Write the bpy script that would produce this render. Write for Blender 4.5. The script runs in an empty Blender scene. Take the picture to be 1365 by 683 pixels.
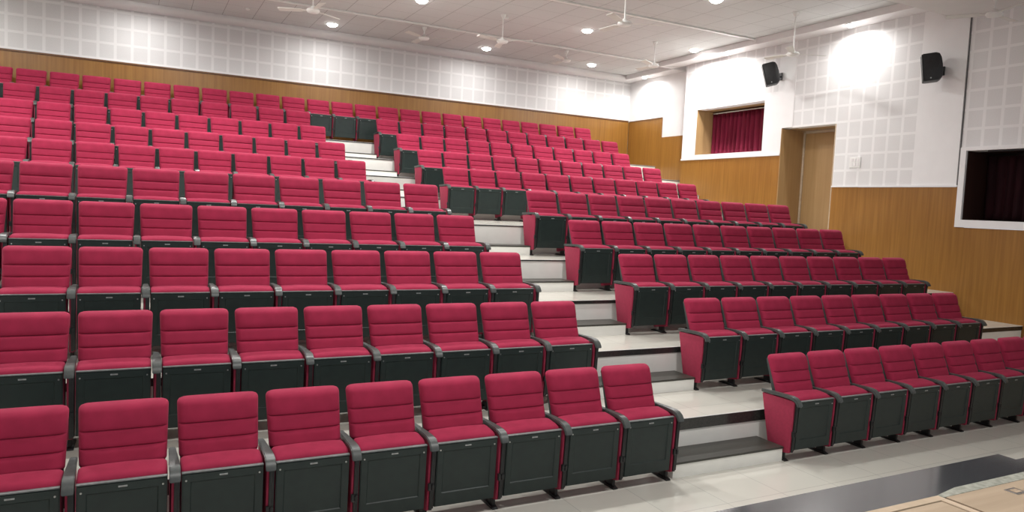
import bpy, bmesh, math, random
from mathutils import Vector, Matrix
random.seed(4)
C = bpy.context.scene.collection
EYE = 2.2826                       # camera height above the front floor (the photographer stands on the stage)

# ------------------------------------------------------------------ materials
def new_mat(name):
    m = bpy.data.materials.new(name); m.use_nodes = True
    nt = m.node_tree; b = nt.nodes['Principled BSDF']
    return m, nt, b
def nd(nt, t, **kw):
    n = nt.nodes.new(t)
    for k, v in kw.items(): setattr(n, k, v)
    return n
def noise_col(nt, b, c1, c2, scale, detail=4, stretch=(1, 1, 1), bump=0, lo=.35, hi=.65, coord='Object'):
    tc = nd(nt, 'ShaderNodeTexCoord'); mp = nd(nt, 'ShaderNodeMapping'); mp.inputs['Scale'].default_value = stretch
    nt.links.new(tc.outputs[coord], mp.inputs[0])
    n = nd(nt, 'ShaderNodeTexNoise'); n.inputs['Scale'].default_value = scale; n.inputs['Detail'].default_value = detail
    nt.links.new(mp.outputs[0], n.inputs['Vector'])
    r = nd(nt, 'ShaderNodeValToRGB'); r.color_ramp.elements[0].position = lo; r.color_ramp.elements[1].position = hi
    r.color_ramp.elements[0].color = (*c1, 1); r.color_ramp.elements[1].color = (*c2, 1)
    nt.links.new(n.outputs['Fac'], r.inputs[0]); nt.links.new(r.outputs[0], b.inputs['Base Color'])
    if bump:
        bp = nd(nt, 'ShaderNodeBump'); bp.inputs['Strength'].default_value = bump; bp.inputs['Distance'].default_value = .002
        nt.links.new(n.outputs['Fac'], bp.inputs['Height']); nt.links.new(bp.outputs[0], b.inputs['Normal'])
    return r
def simple(name, c1, c2, scale=30, rough=.5, metal=0, **kw):
    m, nt, b = new_mat(name); noise_col(nt, b, c1, c2, scale, **kw)
    b.inputs['Roughness'].default_value = rough; b.inputs['Metallic'].default_value = metal
    return m
def mul(c, k): return tuple(x*k for x in c)

RED = (.315, .020, .057)
M = {}
m, nt, b = new_mat('red_fabric'); noise_col(nt, b, mul(RED, .9), mul(RED, 1.08), 9, detail=8, bump=.15)
b.inputs['Roughness'].default_value = .85; b.inputs['Sheen Weight'].default_value = .15; b.inputs['Sheen Roughness'].default_value = .4
b.inputs['Sheen Tint'].default_value = (.9, .35, .5, 1); b.inputs['Specular IOR Level'].default_value = .2
M['red'] = m
M['panel_red'] = simple('red_panel_fabric', mul(RED, .9), mul(RED, 1.05), 40, .8)
M['shell'] = simple('dark_green_plastic', (.009, .018, .017), (.012, .023, .021), 14, .44)
M['black'] = simple('black_metal', (.008, .008, .009), (.014, .014, .015), 20, .45)
M['arm'] = simple('charcoal_armrest_plastic', (.055, .062, .060), (.070, .078, .075), 25, .36)
M['edge'] = simple('grey_lip_highlight', (.11, .12, .12), (.16, .17, .17), 30, .4)  # specular highlight on the shell's top lip, put into the colour
M['backshell'] = simple('grey_back_plastic', (.035, .042, .041), (.045, .052, .05), 14, .45)
M['tag'] = simple('silver_tag', (.30, .31, .31), (.42, .43, .43), 40, .35, .5)
M['white_paint'] = simple('white_wall_paint', (.76, .755, .755), (.79, .785, .785), 3, .6)
M['white_metal'] = simple('white_enamel', (.72, .72, .70), (.78, .78, .76), 8, .35)
M['ceil_paint'] = simple('ceiling_paint', (.66, .645, .63), (.69, .675, .66), 2, .7)
M['cornice'] = simple('cornice_paint', (.70, .68, .68), (.73, .71, .71), 2, .5)
M['riser'] = simple('white_riser_tile', (.85, .85, .80), (.89, .89, .84), 6, .25)
M['cement'] = simple('grey_cement', (.22, .23, .19), (.36, .36, .31), 22, .8, bump=.4)
M['speaker'] = simple('black_speaker_cloth', (.010, .010, .010), (.018, .018, .018), 120, .6)
M['curtain'] = simple('crimson_velvet', (.21, .005, .030), (.30, .010, .052), 6, .8, stretch=(1, 1, .2))
M['dark_curtain'] = simple('dark_maroon_velvet', (.022, .001, .004), (.04, .002, .007), 6, .9, stretch=(1, 1, .2))
M['joint'] = simple('grey_joint', (.12, .12, .12), (.16, .16, .16), 20, .6)
M['steel'] = simple('brushed_steel', (.5, .5, .5), (.62, .62, .62), 40, .3, .9)
M['grey_blade'] = simple('fan_blade_enamel', (.62, .62, .58), (.68, .68, .64), 8, .45)

def tile_floor(name, c1, c2, size, rough, joint, off=(0, 0)):
    m, nt, b = new_mat(name)
    tc = nd(nt, 'ShaderNodeTexCoord'); mp = nd(nt, 'ShaderNodeMapping'); mp.inputs['Location'].default_value = (off[0], off[1], 0)
    nt.links.new(tc.outputs['Object'], mp.inputs[0])
    br = nd(nt, 'ShaderNodeTexBrick'); br.offset = 0; br.inputs['Scale'].default_value = 1
    br.inputs['Brick Width'].default_value = size; br.inputs['Row Height'].default_value = size
    br.inputs['Mortar Size'].default_value = .003; br.inputs['Mortar Smooth'].default_value = .1
    br.inputs['Color1'].default_value = (*c1, 1); br.inputs['Color2'].default_value = (*c2, 1); br.inputs['Mortar'].default_value = (*joint, 1)
    nt.links.new(mp.outputs[0], br.inputs['Vector']); nt.links.new(br.outputs['Color'], b.inputs['Base Color'])
    n = nd(nt, 'ShaderNodeTexNoise'); n.inputs['Scale'].default_value = 5
    mr = nd(nt, 'ShaderNodeMapRange'); mr.inputs['To Min'].default_value = rough*.7; mr.inputs['To Max'].default_value = rough*1.4
    nt.links.new(n.outputs['Fac'], mr.inputs[0]); nt.links.new(mr.outputs[0], b.inputs['Roughness'])
    return m
M['floor'] = tile_floor('glossy_white_floor_tile', (.62, .60, .54), (.60, .59, .53), .6, .16, (.42, .41, .38))
M['tier'] = M['floor']

def granite(name, c1, c2, rough):
    m, nt, b = new_mat(name)
    noise_col(nt, b, c1, c2, 160, detail=3, lo=.45, hi=.75)
    b.inputs['Roughness'].default_value = rough; b.inputs['IOR'].default_value = 1.5 if rough > .15 else 2.0
    return m
M['granite'] = granite('black_granite', (.022, .022, .022), (.07, .068, .06), .16)
M['tread'] = granite('dusty_black_granite', (.034, .034, .028), (.065, .063, .052), .35)
M['stage_granite'] = granite('polished_stage_granite', (.040, .043, .047), (.06, .064, .07), .10)

def wood(name, c1, c2, rough, axis='z', scale=14, lo=.3, hi=.7):
    m, nt, b = new_mat(name)
    st = {'z': (1, 1, .04), 'x': (.05, 1, 1), 'y': (1, .05, 1)}[axis]
    noise_col(nt, b, c1, c2, scale, detail=6, stretch=st, lo=lo, hi=hi)
    b.inputs['Roughness'].default_value = rough
    return m
M['wainscot'] = wood('honey_wood_panel', (.235, .102, .017), (.312, .145, .028), .36, 'z', 26)
M['dark_wood'] = wood('dark_stained_wood', (.022, .008, .006), (.034, .012, .008), .5, 'z', 20)
M['veneer'] = wood('tan_wood_veneer', (.35, .215, .095), (.41, .26, .12), .4, 'z', 16)
M['brown_trim'] = wood('brown_wood_trim', (.12, .05, .018), (.17, .075, .028), .4, 'x', 20)
M['stage_wood'] = wood('worn_stage_plywood', (.33, .25, .17), (.45, .35, .25), .6, 'x', 9)
M['stage_frame'] = wood('pale_stage_batten', (.42, .33, .23), (.52, .41, .30), .6, 'y', 12)

def grid_mat(name, base, line, ax_u, pu, ax_v, pv, wu, wv, offu=0, offv=0, rough=.7, bump=.3, brick=False):
    """painted surface with a regular grid: 'line' colour in strips wu / wv wide"""
    m, nt, b = new_mat(name)
    tc = nd(nt, 'ShaderNodeTexCoord'); sp = nd(nt, 'ShaderNodeSeparateXYZ'); nt.links.new(tc.outputs['Object'], sp.inputs[0])
    def strip(ax, p, w, off):
        a = nd(nt, 'ShaderNodeMath', operation='ADD'); a.inputs[1].default_value = off
        nt.links.new(sp.outputs[ax], a.inputs[0])
        d = nd(nt, 'ShaderNodeMath', operation='DIVIDE'); d.inputs[1].default_value = p; nt.links.new(a.outputs[0], d.inputs[0])
        f = nd(nt, 'ShaderNodeMath', operation='FRACT'); nt.links.new(d.outputs[0], f.inputs[0])
        l = nd(nt, 'ShaderNodeMath', operation='LESS_THAN'); l.inputs[1].default_value = w/p; nt.links.new(f.outputs[0], l.inputs[0])
        return l
    a = strip(ax_u, pu, wu, offu); c = strip(ax_v, pv, wv, offv)
    mx = nd(nt, 'ShaderNodeMath', operation='MAXIMUM'); nt.links.new(a.outputs[0], mx.inputs[0]); nt.links.new(c.outputs[0], mx.inputs[1])
    n = nd(nt, 'ShaderNodeTexNoise'); n.inputs['Scale'].default_value = 60; n.inputs['Detail'].default_value = 3
    nt.links.new(tc.outputs['Object'], n.inputs['Vector'])
    r = nd(nt, 'ShaderNodeValToRGB'); r.color_ramp.elements[0].color = (*mul(base, .94), 1); r.color_ramp.elements[1].color = (*mul(base, 1.05), 1)
    nt.links.new(n.outputs['Fac'], r.inputs[0])
    mix = nd(nt, 'ShaderNodeMix', data_type='RGBA'); nt.links.new(mx.outputs[0], mix.inputs[0])
    nt.links.new(r.outputs[0], mix.inputs[6]); mix.inputs[7].default_value = (*line, 1)
    nt.links.new(mix.outputs[2], b.inputs['Base Color']); b.inputs['Roughness'].default_value = rough
    return m
TILE_B, LINE_B = (.675, .67, .67), (.775, .77, .77)
M['acoustic_back'] = grid_mat('white_acoustic_tile_back', TILE_B, LINE_B, 'X', .3125, 'Z', .331, .055, .05, offu=2.344+.0275+31.25, offv=-2.65-EYE+.025+33.1)
M['acoustic_side'] = grid_mat('white_acoustic_tile_side', TILE_B, LINE_B, 'Y', .2815, 'Z', .3155, .05, .045, offu=-8.277+.025+28.15, offv=-.673-EYE+.02+31.55)
def ceil_mat(name, offu, offv):
    return grid_mat(name, (.58, .59, .585), (.26, .26, .26), 'X', .615, 'Y', .615, .010, .006, offu, offv, rough=.8)

def emit(name, col, s):
    m, nt, b = new_mat(name); b.inputs['Emission Color'].default_value = (*col, 1); b.inputs['Emission Strength'].default_value = s
    b.inputs['Base Color'].default_value = (*col, 1)
    return m
M['lamp'] = emit('lit_lamp_diffuser', (1, .98, .95), 14)

# ------------------------------------------------------------------ mesh helpers
def box(bm, x0, x1, y0, y1, z0, z1, bev=0, mi=0):
    v = [bm.verts.new(p) for p in [(x0, y0, z0), (x1, y0, z0), (x1, y1, z0), (x0, y1, z0), (x0, y0, z1), (x1, y0, z1), (x1, y1, z1), (x0, y1, z1)]]
    fs = [bm.faces.new([v[i] for i in q]) for q in [(0, 3, 2, 1), (4, 5, 6, 7), (0, 1, 5, 4), (1, 2, 6, 5), (2, 3, 7, 6), (3, 0, 4, 7)]]
    for f in fs: f.material_index = mi
    if bev:
        es = list({e for f in fs for e in f.edges})
        bmesh.ops.bevel(bm, geom=es, offset=bev, segments=2, affect='EDGES', profile=.6)
def prism(bm, pts, x0, x1, axis='x', bev=0, seg=2):
    """extrude a (a,b) outline along an axis: x -> (y,z) outline, y -> (x,z), z -> (x,y)"""
    def P(t, a, b): return {'x': (t, a, b), 'y': (a, t, b), 'z': (a, b, t)}[axis]
    A = [bm.verts.new(P(x0, *p)) for p in pts]; B = [bm.verts.new(P(x1, *p)) for p in pts]
    n = len(pts); fs = [bm.faces.new(A), bm.faces.new(list(reversed(B)))]
    for i in range(n):
        j = (i+1) % n; fs.append(bm.faces.new([A[j], A[i], B[i], B[j]]))
    bmesh.ops.recalc_face_normals(bm, faces=fs)
    if bev:
        es = list({e for f in fs for e in f.edges})
        bmesh.ops.bevel(bm, geom=es, offset=bev, segments=seg, affect='EDGES', profile=.5)
def cyl(bm, p0, p1, r0, r1=None, n=20, caps=True):
    r1 = r0 if r1 is None else r1
    p0, p1 = Vector(p0), Vector(p1); d = (p1-p0).normalized()
    a = d.orthogonal().normalized(); c = d.cross(a)
    A = []; B = []
    for i in range(n):
        t = 2*math.pi*i/n; o = a*math.cos(t)+c*math.sin(t)
        A.append(bm.verts.new(p0+o*r0)); B.append(bm.verts.new(p1+o*r1))
    for i in range(n):
        j = (i+1) % n; bm.faces.new([A[i], A[j], B[j], B[i]])
    if caps: bm.faces.new(list(reversed(A))); bm.faces.new(B)
def lathe(bm, prof, cx=0, cy=0, n=28):
    rings = []
    for r, z in prof:
        rings.append([bm.verts.new((cx+r*math.cos(2*math.pi*i/n), cy+r*math.sin(2*math.pi*i/n), z)) for i in range(n)] if r > 1e-6 else [bm.verts.new((cx, cy, z))])
    for a, b_ in zip(rings, rings[1:]):
        for i in range(n):
            j = (i+1) % n
            if len(a) == 1 and len(b_) == 1: continue
            if len(a) == 1: bm.faces.new([a[0], b_[i], b_[j]])
            elif len(b_) == 1: bm.faces.new([a[i], b_[0], a[j]])
            else: bm.faces.new([a[i], b_[i], b_[j], a[j]])
def obj(name, bm, mat, parent=None, smooth=None, loc=None):
    bmesh.ops.recalc_face_normals(bm, faces=bm.faces[:])
    me = bpy.data.meshes.new(name); bm.to_mesh(me); bm.free()
    for mm in (mat if isinstance(mat, (list, tuple)) else [mat]): me.materials.append(mm)
    o = bpy.data.objects.new(name, me); C.objects.link(o)
    if parent: o.parent = parent
    if loc: o.location = loc
    if smooth is not None:
        me.shade_smooth() if hasattr(me, 'shade_smooth') else None
        if smooth < 179:
            for e in me.edges: pass
            me.set_sharp_from_angle(angle=math.radians(smooth))
    return o
def tag(o, label, cat, group=None):
    o['label'] = label; o['category'] = cat
    if group: o['group'] = group
    return o
def thing(name, label, cat, loc=(0, 0, 0), group=None):
    o = bpy.data.objects.new(name, None); C.objects.link(o); o.location = loc; o.empty_display_size = .1
    return tag(o, label, cat, group)
def struct(name, bm, mat, label, cat, parent=None, smooth=None):
    o = obj(name, bm, mat, parent, smooth)
    if not parent:
        o['kind'] = 'structure'; tag(o, label, cat)
    return o
def copy_tree(src, parent=None):
    c = src.copy(); C.objects.link(c)
    if parent: c.parent = parent
    for ch in list(src.children): copy_tree(ch, c)
    return c


Y = [5.073, 6.227, 7.335, 8.506, 9.607, 12.555, 13.712, 14.915, 16.059, 17.047]          # back-top line of each row
ZF = [0, .402, .810, 1.189, 1.584, 2.004, 2.374, 2.763, 3.160, 3.563]                     # floor of each row
XL = [-.342, -.421, -.489, -1.114, -1.196, -1.409, -1.492, -1.594, -2.227, -2.155]        # a seat joint in the block left of the steps
NL = [8, 8, 8, 9, 9, 9, 9, 9, 10, 24]                                                     # seats from that joint to the steps
NX = [1, 1, 1, 1, 1, 1, 1, 1, 1, 1]                                                       # more seats running out of the frame
XR = [6.017-.55, 5.914-.55, 5.790-.55, 5.760-.55, 5.672-.55, 5.483-.55, 5.393-.55, 5.341-.55, 5.231-.55]
NR = [9, 9, 10, 10, 10, 11, 11, 11, 12]
W = .55
YB, XS, XS3 = 17.47, 12.15, 12.61                                                          # back wall, side wall, its recessed rear bay
XLW = -8.0
ZC = 3.84+EYE                                                                             # ceiling
ORD = ['first', 'second', 'third', 'fourth', 'fifth', 'sixth', 'seventh', 'eighth', 'ninth', 'tenth', 'eleventh', 'twelfth', 'thirteenth', 'fourteenth',
       'fifteenth', 'sixteenth', 'seventeenth', 'eighteenth', 'nineteenth', 'twentieth', 'twenty-first', 'twenty-second', 'twenty-third', 'twenty-fourth', 'twenty-fifth', 'twenty-sixth']
ROWN = ['front', 'second', 'third', 'fourth', 'fifth', 'sixth', 'seventh', 'eighth', 'ninth', 'top']

# ------------------------------------------------------------------ auditorium seat
def lerp(a, b, t): return a+(b-a)*t
def backrest_bm():
    bm = bmesh.new()
    z0, z1, hw, rc = .642, 1.0, .252, .038
    def yfront(z): return lerp(-.158, -.018, (z-z0)/(z1-z0))
    zs = []
    n = 46
    for i in range(n+1): zs.append(lerp(z0, z1, i/n))
    zs = sorted(zs+[q+d for q in (.847, .750) for d in (-.005, -.0025, 0, .0025, .005)]); n = len(zs)-1
    seams = [.847, .750]
    xi = [-1, -.985, -.96, -.92, -.85, -.7, -.5, -.25, 0, .25, .5, .7, .85, .92, .96, .985, 1]
    def halfw(z):
        w = hw - .012*(1-(z-z0)/(z1-z0))
        d = z-(z1-rc)
        if d > 0: w = w - rc + math.sqrt(max(rc*rc-d*d, 0))
        d = (z0+.02)-z
        if d > 0: w = w-.02+math.sqrt(max(.0004-d*d, 0))
        return w
    def depth(z, x):
        t = .052
        e = (1-abs(x)**9)**.5 if abs(x) < 1 else 0
        d = z-(z1-.04)
        top = math.sqrt(max(1-(d/.04)**2, 0)) if d > 0 else 1
        d = (z0+.03)-z
        bot = math.sqrt(max(1-(d/.03)**2, 0)) if d > 0 else 1
        pil = 0
        lim = [z1]+seams+[z0]
        for a, b in zip(lim, lim[1:]):
            if b <= z <= a:
                u = (z-b)/(a-b); pil = .008*(1-(2*u-1)**4)
        if z > seams[0]: pil += .006*max(0, 1-((z-.92)/.08)**2)
        g = sum(.009*math.exp(-((z-s)/.0035)**2) for s in seams)
        fade = min(1, (1-abs(x))/.09)
        return t*e*top*bot + (pil-g)*fade*top
    F = []; Bk = []
    for z in zs:
        w = halfw(z); yb = yfront(z)+.052
        F.append([bm.verts.new((w*x, yb-depth(z, x), z)) for x in xi])
        Bk.append([bm.verts.new((w*x, yb+.012*(1-abs(x)**8), z)) for x in xi])
    m = len(xi)
    for i in range(n):
        for j in range(m-1):
            bm.faces.new([F[i][j], F[i][j+1], F[i+1][j+1], F[i+1][j]])
            bm.faces.new([Bk[i][j+1], Bk[i][j], Bk[i+1][j], Bk[i+1][j+1]])
        bm.faces.new([F[i][0], F[i+1][0], Bk[i+1][0], Bk[i][0]])
        bm.faces.new([F[i+1][-1], F[i][-1], Bk[i][-1], Bk[i+1][-1]])
    for k in (0, n):
        for j in range(m-1): bm.faces.new([F[k][j], F[k][j+1], Bk[k][j+1], Bk[k][j]])
    return bm
def seat_cushion_bm():
    # tipped-up cushion: a rounded wedge, its front edge now on top
    bm = bmesh.new()
    prof = [(-.352, .20), (-.352, .622), (-.345, .640), (-.325, .654), (-.29, .663), (-.23, .668), (-.185, .670), (-.166, .666), (-.162, .60), (-.205, .40), (-.225, .22)]
    xs = [-.238, -.232, -.22, -.18, -.09, 0, .09, .18, .22, .232, .238]
    cy, cz = -.27, .44
    rings = []
    for x in xs:
        e = (abs(x)/.238); k = 1-.16*max(0, (e-.9)/.1)**2
        cr = .008*(1-e**2)
        rings.append([bm.verts.new((x, cy+(y-cy)*(1-.10*max(0, (e-.9)/.1)**2), cz+(z-cz)*(1-.05*max(0, (e-.9)/.1)**2)+(cr if z > .6 else 0))) for y, z in prof])
    n = len(prof)
    for a, b in zip(rings, rings[1:]):
        for i in range(n): bm.faces.new([a[i], a[(i+1) % n], b[(i+1) % n], b[i]])
    bm.faces.new(rings[0]); bm.faces.new(list(reversed(rings[-1])))
    return bm
def seat_shell_bm():
    bm = bmesh.new()
    # plate with a sunken middle panel
    hw, zt, zb = .236, .628, .165
    yf = lambda z: lerp(-.362, -.384, (z-zb)/(zt-zb))
    yb = lambda z: yf(z)+.024
    ix, it, ib, dp = .188, .575, .262, .007
    def V(x, z, d=0): return bm.verts.new((x, yf(z)+d, z))
    o = [V(-hw, zb), V(hw, zb), V(hw, zt), V(-hw, zt)]
    r = [V(-ix, ib), V(ix, ib), V(ix, it), V(-ix, it)]
    s = [V(-ix+.006, ib+.006, dp), V(ix-.006, ib+.006, dp), V(ix-.006, it-.006, dp), V(-ix+.006, it-.006, dp)]
    bk = [bm.verts.new((x, yb(z), z)) for x, z in [(-hw, zb), (hw, zb), (hw, zt), (-hw, zt)]]
    outer = []
    for i in range(4):
        j = (i+1) % 4
        bm.faces.new([o[i], o[j], r[j], r[i]]); bm.faces.new([r[i], r[j], s[j], s[i]])
        bm.faces.new([o[j], o[i], bk[i], bk[j]])
    bm.faces.new(s); bm.faces.new(list(reversed(bk)))
    bm.edges.ensure_lookup_table()
    es = [e for e in bm.edges if all(v in o for v in e.verts)]
    bmesh.ops.bevel(bm, geom=es, offset=.006, segments=2, affect='EDGES')
    return bm
def lip_highlight_bm():
    bm = bmesh.new(); box(bm, -.237, .237, -.388, -.357, .6285, .637, .003); return bm
def tag_bm():
    bm = bmesh.new(); box(bm, -.024, .024, -.3862, -.3825, .596, .606, .001); return bm
def screw_bm(sx):
    bm = bmesh.new(); cyl(bm, (sx*.212, -.386, .585), (sx*.212, -.380, .585), .006, n=10)
    return bm
def back_shell_bm():
    bm = bmesh.new()
    prism(bm, [(-.150, .30), (-.098, .655), (.033, .965), (.047, .968), (.060, .955), (-.055, .62), (-.105, .30)], -.232, .232, 'x', .006)
    return bm
def armrest_bm():
    bm = bmesh.new()
    top = [(.035, .668), (-.10, .674), (-.25, .679), (-.33, .679), (-.375, .672), (-.410, .652), (-.432, .622), (-.438, .600)]
    bot = [(-.418, .598), (-.402, .622), (-.375, .640), (-.33, .650), (-.25, .650), (-.10, .645), (.035, .638)]
    def hw(y): return lerp(.021, .031, min(1, max(0, (.0-y)/.30)))
    pts = top+bot
    A = [bm.verts.new((-hw(y), y, z)) for y, z in pts]; B = [bm.verts.new((hw(y), y, z)) for y, z in pts]
    n = len(pts)
    fs = [bm.faces.new([A[i], A[(i+1) % n], B[(i+1) % n], B[i]]) for i in range(n)]
    bm.faces.new(A); bm.faces.new(list(reversed(B)))
    bmesh.ops.recalc_face_normals(bm, faces=bm.faces[:])
    es = [e for e in bm.edges if e.calc_face_angle(0) > .9]
    bmesh.ops.bevel(bm, geom=es, offset=.005, segments=2, affect='EDGES')
    return bm
def side_panel_bm():
    bm = bmesh.new()
    prism(bm, [(.022, .632), (-.374, .640), (-.352, .150), (-.342, .138), (-.112, .098), (-.100, .106)], -.017, .017, 'x', .006)
    return bm
def post_bm():
    bm = bmesh.new()
    prism(bm, [(-.30, .636), (-.392, .640), (-.368, .160), (-.30, .150)], .0175, .028, 'x', .002); prism(bm, [(-.3755, .640), (-.392, .640), (-.368, .150), (-.3535, .150)], -.003, .0174, 'x', .001)      # black inner plate and front strip of the standard, also standing for gap shadow
    box(bm, -.013, .013, -.285, -.195, .062, .128, .003)                                                  # stem
    prism(bm, [(-.315, .05), (-.315, .060), (-.28, .072), (-.10, .072), (-.065, .060), (-.065, .05)], -.024, .024, 'x', .003)
    return bm
def hinge_bm():
    bm = bmesh.new()
    box(bm, -.020, .000, -.388, -.366, .30, .352, .003); box(bm, .004, .024, -.392, -.368, .305, .345, .003); box(bm, -.012, .014, -.384, -.366, .318, .332, .001)
    return bm
DROP = -.05
def make_parts(t):
    obj('backrest', backrest_bm(), M['red'], t, 60)
    obj('back_shell', back_shell_bm(), M['backshell'], t, 40)
    obj('seat_cushion', seat_cushion_bm(), M['red'], t, 50)
    sh = obj('seat_shell', seat_shell_bm(), M['shell'], t, 40)
    obj('lip_highlight', lip_highlight_bm(), M['edge'], sh, 40)  # shell lip, greyed to carry its highlight
    obj('number_tag', tag_bm(), M['tag'], sh)
    for sx in (-1, 1): obj('screw', screw_bm(sx), M['steel'], sh)
    for ch in t.children: ch.location.z = DROP
def make_standard(t, dx):
    for nm, bm, mt in (('armrest', armrest_bm(), M['arm']), ('side_panel', side_panel_bm(), M['panel_red']), ('pedestal', post_bm(), M['black']), ('hinge', hinge_bm(), M['black'])):
        o = obj(nm, bm, mt, t, 40); o.location = (dx, 0, DROP)
proto = thing('auditorium_seat', '', 'seat'); make_parts(proto); make_standard(proto, -W/2)
proto_end = thing('auditorium_seat', '', 'seat'); make_parts(proto_end); make_standard(proto_end, -W/2); make_standard(proto_end, W/2)
used = {'a': False, 'e': False}
seat_n = [0]
def place_seat(x, y, z, label, group, end=False):
    k = 'e' if end else 'a'; src = proto_end if end else proto
    if not used[k]: o = src; used[k] = True
    else: o = copy_tree(src)
    o.location = (x, y, z)
    # nobody lines seats up to the millimetre
    tag(o, label, 'seat', group)
    seat_n[0] += 1
    return o
for k in range(10):
    n = NL[k]
    for i in range(-NX[k], n):
        x = XL[k]+W*(i+.5); d = n-1-i
        if k == 9:
            lab = 'red tip-up seat in the top row, %s from its end beside the corner' % ORD[d] if d else 'red tip-up seat ending the top row beside the wooden corner'
            grp = 'red seats of the top row'
        else:
            where = 'aisle seat next to the steps' if d == 0 else '%s seat from the steps' % ORD[d]
            lab = 'red tip-up %s, %s row of the centre block' % (where, ROWN[k])
            grp = 'red seats of the centre block'
        place_seat(x, Y[k], ZF[k], lab, grp, end=(i == n-1))
for k in range(9):
    for i in range(NR[k]):
        x = XR[k]+W*(i+.5)
        where = 'aisle seat at the steps' if i == 0 else '%s seat from the steps' % ORD[i]
        if i == NR[k]-1: where = 'last seat towards the wooden wall'
        lab = 'red tip-up %s, %s row of the wall-side block' % (where, ROWN[k])
        place_seat(x, Y[k], ZF[k], lab, 'red seats of the wall-side block', end=(i == NR[k]-1))

# ------------------------------------------------------------------ tiers, steps
XE = XS+.45
def edge_y(k): return Y[k]+.05       # front edge of the tier behind row k
bm = bmesh.new(); box(bm, XLW, XE, .6, edge_y(0)+.02, -.2, 0)
struct('floor', bm, M['floor'], 'glossy white tiled floor in front of the first row', 'floor')
for k in range(1, 10):
    y0 = edge_y(k-1); y1 = (edge_y(k) if k < 9 else YB)
    bh = {1: .11, 2: .068, 3: .045}.get(k, .022)
    root = bpy.data.objects.new('floor', None); C.objects.link(root); root.location = (0, 0, 0)
    root['kind'] = 'structure'; tag(root, 'white tiled tier floor carrying the %s row of seats' % ROWN[k], 'floor')
    bm = bmesh.new(); box(bm, XLW, XE, y0+.012, y1+(.05 if k < 9 else 0), -.2, ZF[k]-bh); obj('riser', bm, M['riser'], root)
    bm = bmesh.new(); box(bm, XLW, XE, y0+.006, y1+.011, ZF[k]-bh, ZF[k]); obj('tile_surface', bm, M['tier'], root)
    bm = bmesh.new(); box(bm, XLW, XE, y0, y0+.0055, ZF[k]-bh, ZF[k]-.006); obj('granite_band', bm, M['granite'], root)
    bm = bmesh.new(); box(bm, XLW, XE, y0-.004, y0+.0055, ZF[k]-.0055, ZF[k], .0015); obj('nosing', bm, M['white_metal'], root)
for k in range(9):
    xa = XL[k]+W*NL[k]+.07; xb = XR[k]-.027
    y0 = Y[k]-.283; y1 = edge_y(k)-.002; h = .135+ZF[k]
    t = thing('aisle_step', 'white step with black granite tread between the %s and %s rows' % (ROWN[k], ROWN[k+1]), 'step', ((xa+xb)/2, (y0+y1)/2, ZF[k]), 'aisle steps between the tiers')
    hx, hy = (xb-xa)/2, (y1-y0)/2
    bm = bmesh.new(); box(bm, -hx, hx, -hy, hy, 0, .118); obj('riser_block', bm, M['riser'], t)
    bm = bmesh.new(); box(bm, -hx-.004, hx+.004, -hy-.008, hy, .1185, .138, .002); obj('tread', bm, M['tread'], t)

# ------------------------------------------------------------------ back wall
ZW = 2.59+EYE
bm = bmesh.new(); box(bm, XLW, XS3+.2, YB, YB+.2, ZF[9], ZC+.4)
struct('wall_back', bm, M['acoustic_back'], 'white back wall of square acoustic tiles above the top row', 'wall')
bm = bmesh.new(); box(bm, XLW, XS3-.026, YB-.025, YB-.001, ZF[9]+.001, ZW)
struct('trim_1', bm, M['wainscot'], 'honey wood wainscot along the back wall behind the top row', 'wainscot')
bm = bmesh.new(); box(bm, XLW, XS3-.045, YB-.045, YB-.0005, ZW+.001, ZW+.035, .004)
struct('trim_2', bm, M['brown_trim'], 'thin brown capping along the back wall wainscot', 'trim')
bm = bmesh.new(); box(bm, XLW, XS3-.045, YB-.03, YB-.0005, ZW+.036, ZW+.05, .003)
struct('trim_3', bm, M['white_paint'], 'thin white bead above the brown capping of the back wall', 'trim')

# ------------------------------------------------------------------ side wall (boxes around its openings)
E0 = EYE
def yz(name, y0, y1, z0, z1, mat, label, cat, x0=None, x1=None):
    bm = bmesh.new(); a = XS if x0 is None else x0; box(bm, a, (a+.25 if x1 is None else x1), y0, y1, z0+E0, z1+E0)
    return struct(name, bm, mat, label, cat)
J0, J1, J2 = 7.49, 11.09, 14.51
def multi(name, rects, mat, label, cat, x0=XS, x1=XS+.25):
    bm = bmesh.new()
    for y0, y1, z0, z1 in rects: box(bm, x0, x1, y0, y1, z0+E0, z1+E0)
    return struct(name, bm, mat, label, cat)
TOP = 4.2
# bay with the tan door
multi('wall_right', [(8.30, 9.955, .70, TOP), (9.955, J1-.03, 1.915, TOP)], M['acoustic_side'], 'white acoustic tiled side wall above and beside the tan door', 'wall')
multi('wall_right', [(J0+.012, 8.30, .70, TOP)], M['white_paint'], 'plain white side wall strip behind the larger wall speaker', 'wall')
# bay with the crimson curtain
WY0, WY1, WZ0, WZ1 = 11.86, 14.03, 1.47, 2.57
multi('wall_right', [(J1-.03, WY0, 1.93, 2.72), (11.33, WY0, 1.39, 1.93), (WY0, WY1, WZ1, 2.72), (WY0, WY1, 1.39, WZ0), (WY1, J2, 1.39, 2.72), (J1-.03, 11.5, 2.72, TOP)], M['white_paint'], 'white side wall around the crimson curtained opening', 'wall')
multi('wall_right', [(11.5, J2, 2.72, TOP)], M['acoustic_side'], 'white acoustic tiled side wall above the crimson curtained opening', 'wall')
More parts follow.
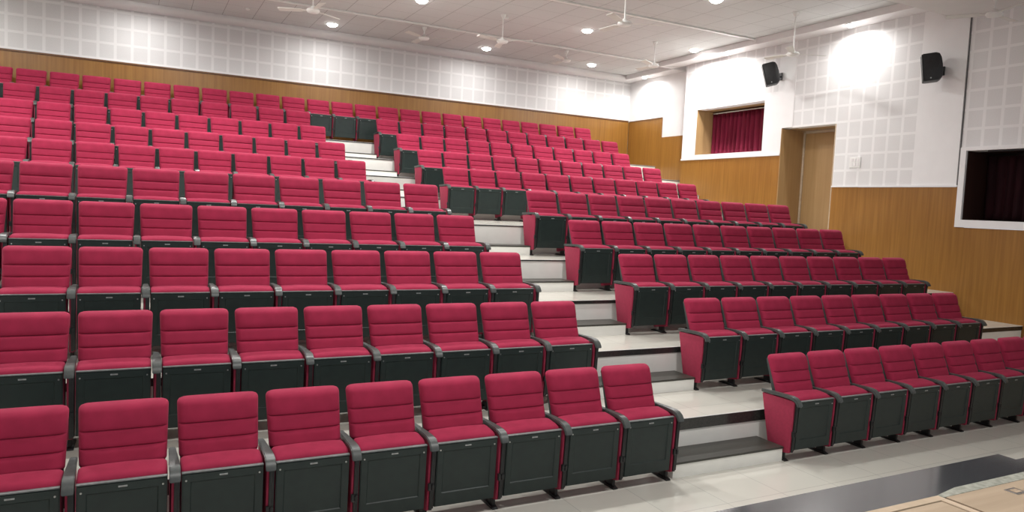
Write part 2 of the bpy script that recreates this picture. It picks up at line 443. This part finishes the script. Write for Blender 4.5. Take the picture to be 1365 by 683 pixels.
# rear recessed bay
multi('wall_right', [(J2+.02, 15.07, 2.06, TOP), (15.07, 15.93, 2.06, TOP), (15.93, YB, 2.60, TOP)], M['white_paint'], 'white recessed side wall at the rear corner', 'wall', XS3, XS3+.2)
multi('wall_right', [(J2, J2+.02, .3, TOP)], M['white_paint'], 'white return face where the rear bay steps back', 'wall', XS+.25, XS3+.2)
# front bay with the dark window
FY0, FY1, FZ0, FZ1 = 5.0, 7.36, .125, 1.26
multi('wall_right', [(0, J0-.012, FZ1+.06, TOP), (0, FY0-.3, .06, FZ1+.06)], M['acoustic_side'], 'grey-white acoustic tiled side wall above the dark window', 'wall', XS+.015, XS+.25)
# wood wainscot, stepping down with the rake
multi('trim_4', [(0, 7.455, -2.4, -.005), (7.455, 9.955, -2.4, .665), (9.955, 11.33, -2.4, -.35), (11.33, J2, -2.4, 1.345)], M['wainscot'], 'honey wood wainscot along the side wall below the openings', 'wainscot', XS-.01, XS+.24)
multi('trim_5', [(J2+.02, 15.93, -1, 2.055), (15.93, YB-.026, -1, 2.59)], M['wainscot'], 'honey wood wainscot in the recessed rear corner', 'wainscot', XS3-.015, XS3+.18)
multi('trim_6', [(J0-.02, 9.955, .67, .698)], M['white_paint'], 'cream ledge between wood wainscot and tiled wall beside the door', 'trim', XS-.03, XS+.02)
multi('trim_7', [(11.33, J2, 1.35, 1.388)], M['white_paint'], 'cream ledge under the crimson curtained opening', 'trim', XS-.03, XS+.02)
multi('trim_8', [(J0-.007, J0+.007, .0, 3.46)], M['joint'], 'dark vertical joint line beside the dark window', 'trim', XS-.006, XS+.10)
multi('trim_9', [(J2-.018, J2, 1.39, 3.55)], M['cornice'], 'grey vertical corner bead beside the crimson curtained opening', 'trim', XS-.004, XS+.10)
multi('trim_10', [(J1-.05, J1-.03, 1.93, 3.50)], M['cornice'], 'grey vertical corner bead above the tan door', 'trim', XS-.006, XS-.0005)
multi('trim_11', [(15.93, YB-.03, 2.592, 2.599)], M['brown_trim'], 'thin brown capping in the rear corner', 'trim', XS3-.03, XS3)

# door recess
bm = bmesh.new()
box(bm, XS-.011, XS+.72, 11.312, 11.3285, -.354+E0, 1.9145+E0); box(bm, XS+.25, XS+.72, 9.925, 9.953, -.36+E0, 1.92+E0); box(bm, XS+.25, XS+.72, 9.955, 11.33, 1.916+E0, 1.95+E0)
d = struct('door_1', bm, M['veneer'], 'tan wooden door set in a deep brown recess of the side wall', 'door')
bm = bmesh.new(); box(bm, XS+.66, XS+.70, 9.96, 11.26, -.34+E0, 1.86+E0, .004); leaf = obj('door_leaf', bm, M['veneer'], d)
bm = bmesh.new(); box(bm, XS+.645, XS+.70, 11.262, 11.311, -.34+E0, 1.88+E0, .004); box(bm, XS+.645, XS+.70, 9.96, 11.26, 1.865+E0, 1.91+E0, .004); obj('door_frame', bm, M['stage_frame'], d)
bm = bmesh.new(); box(bm, XS+.625, XS+.655, 10.13, 10.16, .70+E0, .92+E0, .006); obj('door_handle', bm, M['black'], leaf)
bm = bmesh.new(); box(bm, XS+.63, XS+.655, 10.10, 10.15, 1.62+E0, 1.78+E0, .004); obj('door_bolt', bm, M['steel'], leaf)
bm = bmesh.new(); box(bm, XS+.0, XS+.72, 9.955, 11.33, -.40+E0, -.355+E0); box(bm, XS+.001, XS+.03, 9.958, 9.985, -.35+E0, 1.91+E0); obj('door_lining', bm, M['stage_frame'], d)

# pleated curtains
def curtain_bm(y0, y1, z0, z1, x, amp, folds, seed):
    bm = bmesh.new(); r = random.Random(seed); n = folds*10; rows = 7
    ph = [r.uniform(-.5, .5) for _ in range(folds+2)]
    G = []
    for j in range(rows+1):
        v = j/rows; row = []
        for i in range(n+1):
            u = i/n; f = u*folds; k = int(f)
            s = math.sin(2*math.pi*(f+.18*lerp(ph[k], ph[k+1], f-k)))
            a = amp*(.75+.5*abs(math.sin(k*2.3+seed)))*(1.1-.25*v)
            row.append(bm.verts.new((x+a*s+.01*math.sin(7*u+3*v), lerp(y0, y1, u)+.012*math.cos(2*math.pi*f), lerp(z0, z1, v)+.01*math.sin(9*u)*(1 if j == 0 else 0))))
        G.append(row)
    for j in range(rows):
        for i in range(n): bm.faces.new([G[j][i], G[j][i+1], G[j+1][i+1], G[j+1][i]])
    bmesh.ops.solidify(bm, geom=bm.faces[:], thickness=.008)
    return bm
# opening with the crimson curtain: tan reveals, white ledge, curtain rail
bm = bmesh.new(); box(bm, XS+.25, XS+.75, WY1, WY1+.03, WZ0-.03+E0, WZ1+.03+E0); box(bm, XS+.005, XS+.25, WY1-.012, WY1-.0005, WZ0+.001+E0, WZ1-.0005+E0); box(bm, XS+.25, XS+.75, WY0-.03, WY0, WZ0-.03+E0, WZ1+.03+E0); 
w1 = struct('window_1', bm, M['veneer'], 'recessed opening in the side wall closed by a crimson curtain', 'window')
bm = bmesh.new(); box(bm, XS+.25, XS+.75, WY0, WY1, WZ1+.001+E0, WZ1+.03+E0); obj('window_head', bm, M['veneer'], w1)
bm = bmesh.new(); box(bm, XS+.25, XS+.75, WY0, WY1, WZ0-.03+E0, WZ0-.001+E0); obj('window_sill', bm, M['white_paint'], w1)
bm = bmesh.new(); box(bm, XS+.70, XS+.75, WY0-.03, WY1+.03, WZ0+E0, WZ1+E0); obj('window_board', bm, M['brown_trim'], w1)
c = obj('curtain', curtain_bm(WY0+.02, WY1-.03, WZ0+.015+E0, WZ1-.07+E0, XS+.52, .042, 15, 3), M['curtain'], None, 180)
tag(c, 'pleated crimson velvet curtain closing the recessed side wall opening above the seats', 'curtain')
bm = bmesh.new(); cyl(bm, (XS+.52, WY0+.001, WZ1-.05+E0), (XS+.52, WY1-.014, WZ1-.05+E0), .013); c = obj('curtain_rail', bm, M['white_metal'], None, 40)
tag(c, 'pale curtain rail along the head of the crimson curtained opening', 'curtain rail')
# dark window near the stage
bm = bmesh.new()
box(bm, XS-.035, XS+.25, FY1+.0005, 7.455, -.0+E0, FZ1+.055+E0); box(bm, XS-.035, XS+.25, FY0-.3, FY1, FZ1+.0005+E0, FZ1+.055+E0); box(bm, XS-.035, XS+.25, FY0-.3, FY1, 0+E0, FZ0-.0005+E0); box(bm, XS-.035, XS+.25, FY0-.3, FY0, FZ0+E0, FZ1+E0)
w2 = struct('window_2', bm, M['white_paint'], 'white framed dark opening in the side wall near the stage', 'window')
bm = bmesh.new(); box(bm, XS+.25, XS+.80, FY1, FY1+.03, FZ0-.05+E0, FZ1+.05+E0); box(bm, XS+.25, XS+.80, FY0-.03, FY0, FZ0-.05+E0, FZ1+.05+E0); box(bm, XS+.01, XS+.25, FY1-.012, FY1, FZ0+E0, FZ1+E0); obj('window_reveal', bm, M['dark_wood'], w2)
bm = bmesh.new(); box(bm, XS+.25, XS+.80, FY0, FY1, FZ1+E0, FZ1+.03+E0); box(bm, XS+.25, XS+.80, FY0, FY1, FZ0-.03+E0, FZ0+E0); box(bm, XS+.77, XS+.80, FY0, FY1, FZ0+E0, FZ1+E0); obj('window_lining', bm, M['dark_wood'], w2)
bm = bmesh.new(); box(bm, XS+.02, XS+.06, FY0, 7.05, FZ1-.025+E0, FZ1-.002+E0, .003); obj('window_rail', bm, M['black'], w2)
c = obj('curtain', curtain_bm(FY0+.05, FY1-.05, FZ0+.02+E0, FZ1-.06+E0, XS+.55, .03, 15, 8), M['dark_curtain'], None, 180)
tag(c, 'dark maroon curtain inside the white framed opening near the stage', 'curtain')
# switch plate
t = thing('switch_plate', 'white switch plate on the tiled wall beside the tan door', 'switch', (XS, 9.47, 1.14+E0))
bm = bmesh.new(); box(bm, -.016, -.0005, -.12, .12, -.10, .10, .004); obj('plate', bm, M['white_metal'], t)
for a in range(2):
    for q in range(3):
        bm = bmesh.new(); box(bm, -.022, -.0165, -.09+.065*q, -.05+.065*q, -.07+.08*a, -.01+.08*a, .002); obj('switch', bm, M['cornice'], t)

# ------------------------------------------------------------------ ceiling
CF = 3.48+EYE
bays = [(8.50, 11.87, 2.17-.005, 0), (11.87, 15.17, 4.34, 1), (15.17, YB, 1.555, 2)]
RIDGE = [8.50, 11.87, 15.17]
XC = XS-.38
for y0, y1, ph, i in bays:
    o = None
    bm = bmesh.new(); box(bm, XLW, XE+.1, y0, y1, ZC, ZC+.12)
    struct('ceiling', bm, ceil_mat('ceiling_tile_%d' % i, -ph+61.5+.005, -(YB-.3)+61.5+.2*i), ['pale tiled ceiling bay above the front rows', 'pale tiled ceiling bay above the cross aisle', 'pale tiled ceiling bay above the rearmost rows'][i], 'ceiling')
bm = bmesh.new(); box(bm, XLW, XE+.1, -3, 7.72, CF, CF+.1); box(bm, XLW, XE+.1, 7.62, 7.72, CF+.1, ZC+.12); box(bm, XLW, XE+.1, 7.72, 8.50, ZC+.0, ZC+.12)
struct('ceiling', bm, M['ceil_paint'], 'plain lower ceiling towards the stage', 'ceiling')
for i, y in enumerate(RIDGE[1:]):
    bm = bmesh.new(); box(bm, XLW, XC, y-.03, y+.03, ZC-.035, ZC-.0005, .01)
    struct('trim_%d' % (20+i), bm, M['white_metal'], 'thin white ceiling batten, %s from the back wall' % ['second', 'first'][i], 'trim')
# cornice: boxed fascia along back and side walls, one length per bay
bm = bmesh.new(); prism(bm, [(YB-.30, ZC-.0005), (YB-.31, ZC-.05), (YB-.30, ZC-.10), (YB-.24, ZC-.135), (YB-.001, ZC-.135), (YB-.001, ZC-.0005)], XLW, XS3-.02, 'x', 0)
struct('trim_22', bm, M['cornice'], 'rounded white cornice along the top of the back wall', 'cornice', smooth=50)
for i, (a, b_) in enumerate([(8.12, 11.80), (11.80, 15.10), (15.10, YB-.32)]):
    xo = XS3 if i == 2 else XS
    bm = bmesh.new(); box(bm, xo-.42, xo-.001, a+.002, b_-.002, ZC-.125-.012*(i == 0), ZC-.0008, .008)
    struct('trim_%d' % (23+i), bm, M['cornice'], ['boxed cornice over the tan door bay of the side wall', 'boxed cornice over the crimson curtained bay of the side wall', 'boxed cornice over the recessed rear bay of the side wall'][i], 'cornice')

# ------------------------------------------------------------------ shell behind the camera and on the far side
bm = bmesh.new(); box(bm, XLW-.2, XLW, -3, YB, -.2, ZC+.4)
struct('wall_left', bm, M['white_paint'], 'white side wall opposite the door', 'wall')

# ------------------------------------------------------------------ stage
SZ = -1.7+EYE
NOT = 5.81
bm = bmesh.new(); prism(bm, [(-6, 2.72), (4.44, 2.72), (4.74, 2.775), (7.5, 2.785), (7.5, 2.965), (NOT, 2.965), (NOT, 3.09), (-6, 3.00)], SZ-.03, SZ, 'z', .003)
st = obj('stage_nosing', bm, M['stage_granite']); tag(st, 'polished black granite edge of the stage', 'stage edge')
bm = bmesh.new(); box(bm, -6, 7.5, 2.70, 2.94, 0, SZ-.031); struct('wall_stage', bm, M['granite'], 'dark granite face of the stage front', 'wall')
bm = bmesh.new(); box(bm, -6, 12, -3, 2.699, 0, SZ-.045); struct('floor', bm, M['brown_trim'], 'stage sub floor under the boards', 'floor')
bm = bmesh.new(); prism(bm, [(4.505, 2.7295), (4.505, 2.69), (7.5, 2.69), (7.5, 2.783), (4.75, 2.773)], SZ-.03, SZ+.006, 'z', .003)
o = obj('cement_strip', bm, M['cement']); tag(o, 'rough grey cement strip between granite edge and stage board', 'cement strip')
t = thing('stage_board', 'pale framed plywood hatch at the corner of the stage floor', 'stage board', (0, 0, SZ))
bm = bmesh.new(); box(bm, 1.5, 4.43, .2, 2.655, -.04, .004); obj('panel', bm, M['stage_wood'], t)
bm = bmesh.new(); box(bm, 1.5, 4.49, 2.66, 2.718, -.04, .010, .002); box(bm, 4.435, 4.49, .2, 2.659, -.04, .010, .002); obj('border', bm, M['stage_frame'], t)
t = thing('stage_board', 'worn plywood stage board with a small metal floor plate', 'stage board', (0, 0, SZ))
bm = bmesh.new(); box(bm, 4.525, 7.5, .2, 2.686, -.04, .006, .002); obj('panel', bm, M['stage_wood'], t)
t = thing('floor_plate', 'small square metal floor plate set in the worn stage board', 'floor plate', (5.08, 2.575, SZ+.0065))
bm = bmesh.new(); box(bm, -.055, .055, -.042, .042, 0, .004, .001); obj('rim', bm, M['steel'], t)
bm = bmesh.new(); box(bm, -.035, .035, -.024, .024, .0041, .006, .001); obj('lid', bm, M['stage_wood'], t)

# ------------------------------------------------------------------ wall speakers
def speaker(label, y, z, yaw, pitch, s):
    t = thing('wall_speaker', label, 'speaker', (XS, y, z))
    # cabinet faces the audience across the hall, its rounded back towards the wall bracket; tilted down
    R = Matrix.Rotation(yaw, 4, 'Z') @ Matrix.Rotation(-pitch, 4, 'Y')
    off = Vector((-.27, 0, 0))
    def xf(bm):
        bmesh.ops.transform(bm, matrix=Matrix.Translation(off) @ R, verts=bm.verts[:]); return bm
    w, h = .13*s, .23*s
    prof = [(-.15, -h), (-.15, h), (.05, h), (.10, h*.9), (.125, h*.6), (.135, h*.1), (.13, -h*.5), (.11, -h*.85), (.06, -h)]
    bm = bmesh.new(); prism(bm, prof, -w, w, 'y', .010)
    obj('cabinet', xf(bm), M['black'], t, 40)
    bm = bmesh.new(); box(bm, -.166, -.1505, -w*.95, w*.95, -h*.97, h*.97, .006); g = obj('grille', xf(bm), M['speaker'], t)
    bm = bmesh.new(); cyl(bm, (-.05, -w-.0035, -h*.8), (-.05, -w-.0005, -h*.8), .012, n=14); obj('badge', xf(bm), M['tag'], t)
    bm = bmesh.new(); box(bm, -.025, -.0005, -.04, .04, -.10, .05, .004); cyl(bm, (-.025, 0, -.03), (-.10, 0, -.03), .016, n=12); box(bm, -.128, -.095, -.024, .024, -.06, .0, .004)
    obj('bracket', bm, M['black'], t)
    return t
speaker('black box speaker on the plain white wall strip near the dark window', 7.90, 2.66+EYE, math.radians(-52), math.radians(7), 1.0)
speaker('black box speaker on the white wall beside the crimson curtain, tilted down', 11.45, 3.05+EYE, math.radians(-44), math.radians(15), 1.0)

# ------------------------------------------------------------------ ceiling fans
def fan(label, x, y, zc, drop, rot, R=.62):
    t = thing('ceiling_fan', label, 'fan', (x, y, zc), 'white ceiling fans')
    bm = bmesh.new(); lathe(bm, [(0, -.001), (.055, -.001), (.05, -.03), (.022, -.085), (0, -.085)]); obj('canopy', bm, M['white_metal'], t, 50)
    bm = bmesh.new(); cyl(bm, (0, 0, -.086), (0, 0, -drop+.075), .0125, n=14); obj('rod', bm, M['white_metal'], t, 50)
    bm = bmesh.new(); lathe(bm, [(0, -drop+.074), (.03, -drop+.074), (.045, -drop+.045), (.10, -drop+.03), (.118, -drop), (.10, -drop-.03), (.05, -drop-.045), (0, -drop-.05)]); obj('motor', bm, M['white_metal'], t, 50)
    for q in range(3):
        a = rot+q*2*math.pi/3
        bm = bmesh.new()
        prism(bm, [(.08, -.018), (.17, -.028), (.20, -.055), (R-.02, -.068), (R, -.055), (R, .050), (R-.02, .062), (.20, .050), (.17, .026), (.08, .018)], -.004, .004, 'z', .0015)
        Mx = Matrix.Translation((0, 0, -drop+.004)) @ Matrix.Rotation(a, 4, 'Z') @ Matrix.Rotation(math.radians(11), 4, 'X')
        bmesh.ops.transform(bm, matrix=Mx, verts=bm.verts[:])
        obj('blade', bm, M['grey_blade'], t)
    return t
R_ = math.radians
fan('white ceiling fan on a long rod over the wall-side block, beside a downlight', 6.97, 9.93, ZC, .80, R_(-27))
fan('white ceiling fan hanging before the recessed rear bay of the side wall', 10.29, 13.43, ZC, .53, R_(-30))
fan('white ceiling fan on a long rod in front of the tan door bay', 10.80, 9.93, ZC, .77, R_(-24))
fan('white ceiling fan over the centre block rear rows, farthest from the door', 2.72, 13.43, ZC, .53, R_(33))
fan('white ceiling fan hanging between two downlights over the centre block', 6.48, 13.43, ZC, .53, R_(-45))
fan('white ceiling fan on a short rod near the rear downlight, above the wall-side block', 9.19, 15.45, ZC, .24, R_(-27))
fan('white ceiling fan on a short rod above the centre block top rows', 5.53, 15.42, ZC, .24, R_(-27))
fan('white ceiling fan under the low plain ceiling near the stage side wall', 11.35, 6.66, CF, .28, R_(5))

# ------------------------------------------------------------------ downlights
def light_data(kind, name, loc, e, **kw):
    l = bpy.data.lights.new(name, kind); l.energy = e
    for k, v in kw.items(): setattr(l, k, v)
    o = bpy.data.objects.new(name, l); C.objects.link(o); o.location = loc; o['kind'] = 'helper'
    return o
def downlight(x, y, z, label, e, vis=True, r=.115, size=2.5):
    t = thing('downlight', label, 'downlight', (x, y, z), 'round ceiling downlights')
    bm = bmesh.new(); lathe(bm, [(r, -.0005), (r+.022, -.0005), (r+.020, -.010), (r, -.014), (r, -.0005)]); obj('rim', bm, M['white_metal'], t, 50)
    bm = bmesh.new(); lathe(bm, [(0, -.064), (r*.5, -.058), (r*.8, -.042), (r-.001, -.016), (r-.001, -.001), (0, -.001)]); obj('bloom_diffuser', bm, M['lamp'], t, 60)  # dome bulged and widened to stand in for bloom around the lamp
    l = light_data('AREA', 'downlight_beam', (x, y, z-.070), e, shape='DISK', size=2*r, color=(1, .985, .96)); l.data.spread = math.radians(170)
    return t
LE = 46
rows_l = [(16.47, [(.0, 'beyond the frame'), (3.76, ''), (7.52, ''), (10.59, '')]), (13.45, [(-2.74, ''), (1.0, ''), (4.75, ''), (8.49, ''), (11.45, '')]), (10.18, [(-5.6, ''), (-2.0, ''), (1.6, ''), (5.3, ''), (9.09, '')])]
labs = {(16.47, 3.76): 'lit downlight beside the back wall cornice, above the middle of the centre block', (16.47, 7.52): 'lit downlight beside the back wall cornice, second from the rear corner',
        (16.47, 10.59): 'lit downlight beside the back wall cornice, nearest the rear corner', (13.45, 4.75): 'lit downlight over the middle of the hall, third from the side wall',
        (13.45, 8.49): 'lit downlight over the wall-side block beside a ceiling fan', (13.45, 11.45): 'lit downlight next to the side wall cornice above the crimson curtain', (10.18, 9.09): 'lit downlight at the ceiling over the wall-side front rows'}
for y, xs in rows_l:
    for x, _ in xs:
        downlight(x, y, ZC, labs.get((y, x), 'lit round downlight out of sight over the seats'), {16.47: 19, 13.45: 70, 10.18: 74 if x < 8 else 52}[y])
downlight(-3.6, 16.47, ZC, 'lit round downlight out of sight over the seats', 19)
# wall-washing lamps recessed in the side cornices
downlight(XS-.32, 9.55, ZC-.138, 'lit wall-washing lamp in the cornice over the tan door bay', 26, r=.07)
downlight(XS-.32, 12.8, ZC-.126, 'lit wall-washing lamp in the cornice over the crimson curtained bay', 22, r=.07)
downlight(XS3-.33, 16.4, ZC-.126, 'lit wall-washing lamp in the cornice at the rear corner', 26, r=.07)
for x, y, e in ((-2.0, 6.6, 40), (2.0, 6.6, 60), (4.8, 6.6, 42), (1.0, 2.0, 62), (4.4, 2.0, 72)):
    downlight(x, y, CF, 'lit round downlight out of sight under the low ceiling', e)
# little things on the ceiling
for nm, lab, x, y in (('smoke_detector', 'small white smoke detector on the ceiling beside the back wall cornice', 1.96, 16.25), ('smoke_detector', 'small white smoke detector between ceiling fans over the centre block', 6.62, 13.58)):
    t = thing(nm, lab, 'smoke detector', (x, y, ZC), 'smoke detectors')
    bm = bmesh.new(); lathe(bm, [(0, -.0005), (.05, -.0005), (.05, -.018), (.035, -.035), (0, -.04)], n=20); obj('body', bm, M['white_metal'], t, 50)

# ------------------------------------------------------------------ world, camera
w = bpy.data.worlds.new('hall_ambient'); bpy.context.scene.world = w; w.use_nodes = True
bg = w.node_tree.nodes['Background']; bg.inputs[0].default_value = (.95, .97, 1, 1); bg.inputs[1].default_value = .5

F = Vector((0.45702753, 0.88686188, -0.06783684)); R = Vector((0.88939696, -0.45481519, 0.04600212)); U = Vector((-0.0099443, 0.08135811, 0.99663532))
cam = bpy.data.cameras.new('camera'); cam.sensor_fit = 'HORIZONTAL'; cam.sensor_width = 36; cam.lens = 969.281/1365*36; cam.clip_start = .05; cam.clip_end = 100
co = bpy.data.objects.new('camera', cam); C.objects.link(co)
Mx = Matrix((R, U, -F)).transposed().to_4x4(); Mx.translation = (0, 0, EYE); co.matrix_world = Mx
sc = bpy.context.scene; sc.camera = co
sc.view_settings.view_transform = 'Standard'; sc.view_settings.look = 'None'; sc.view_settings.gamma = 1
sc.view_settings.exposure = .48; sc.view_settings.use_curve_mapping = False
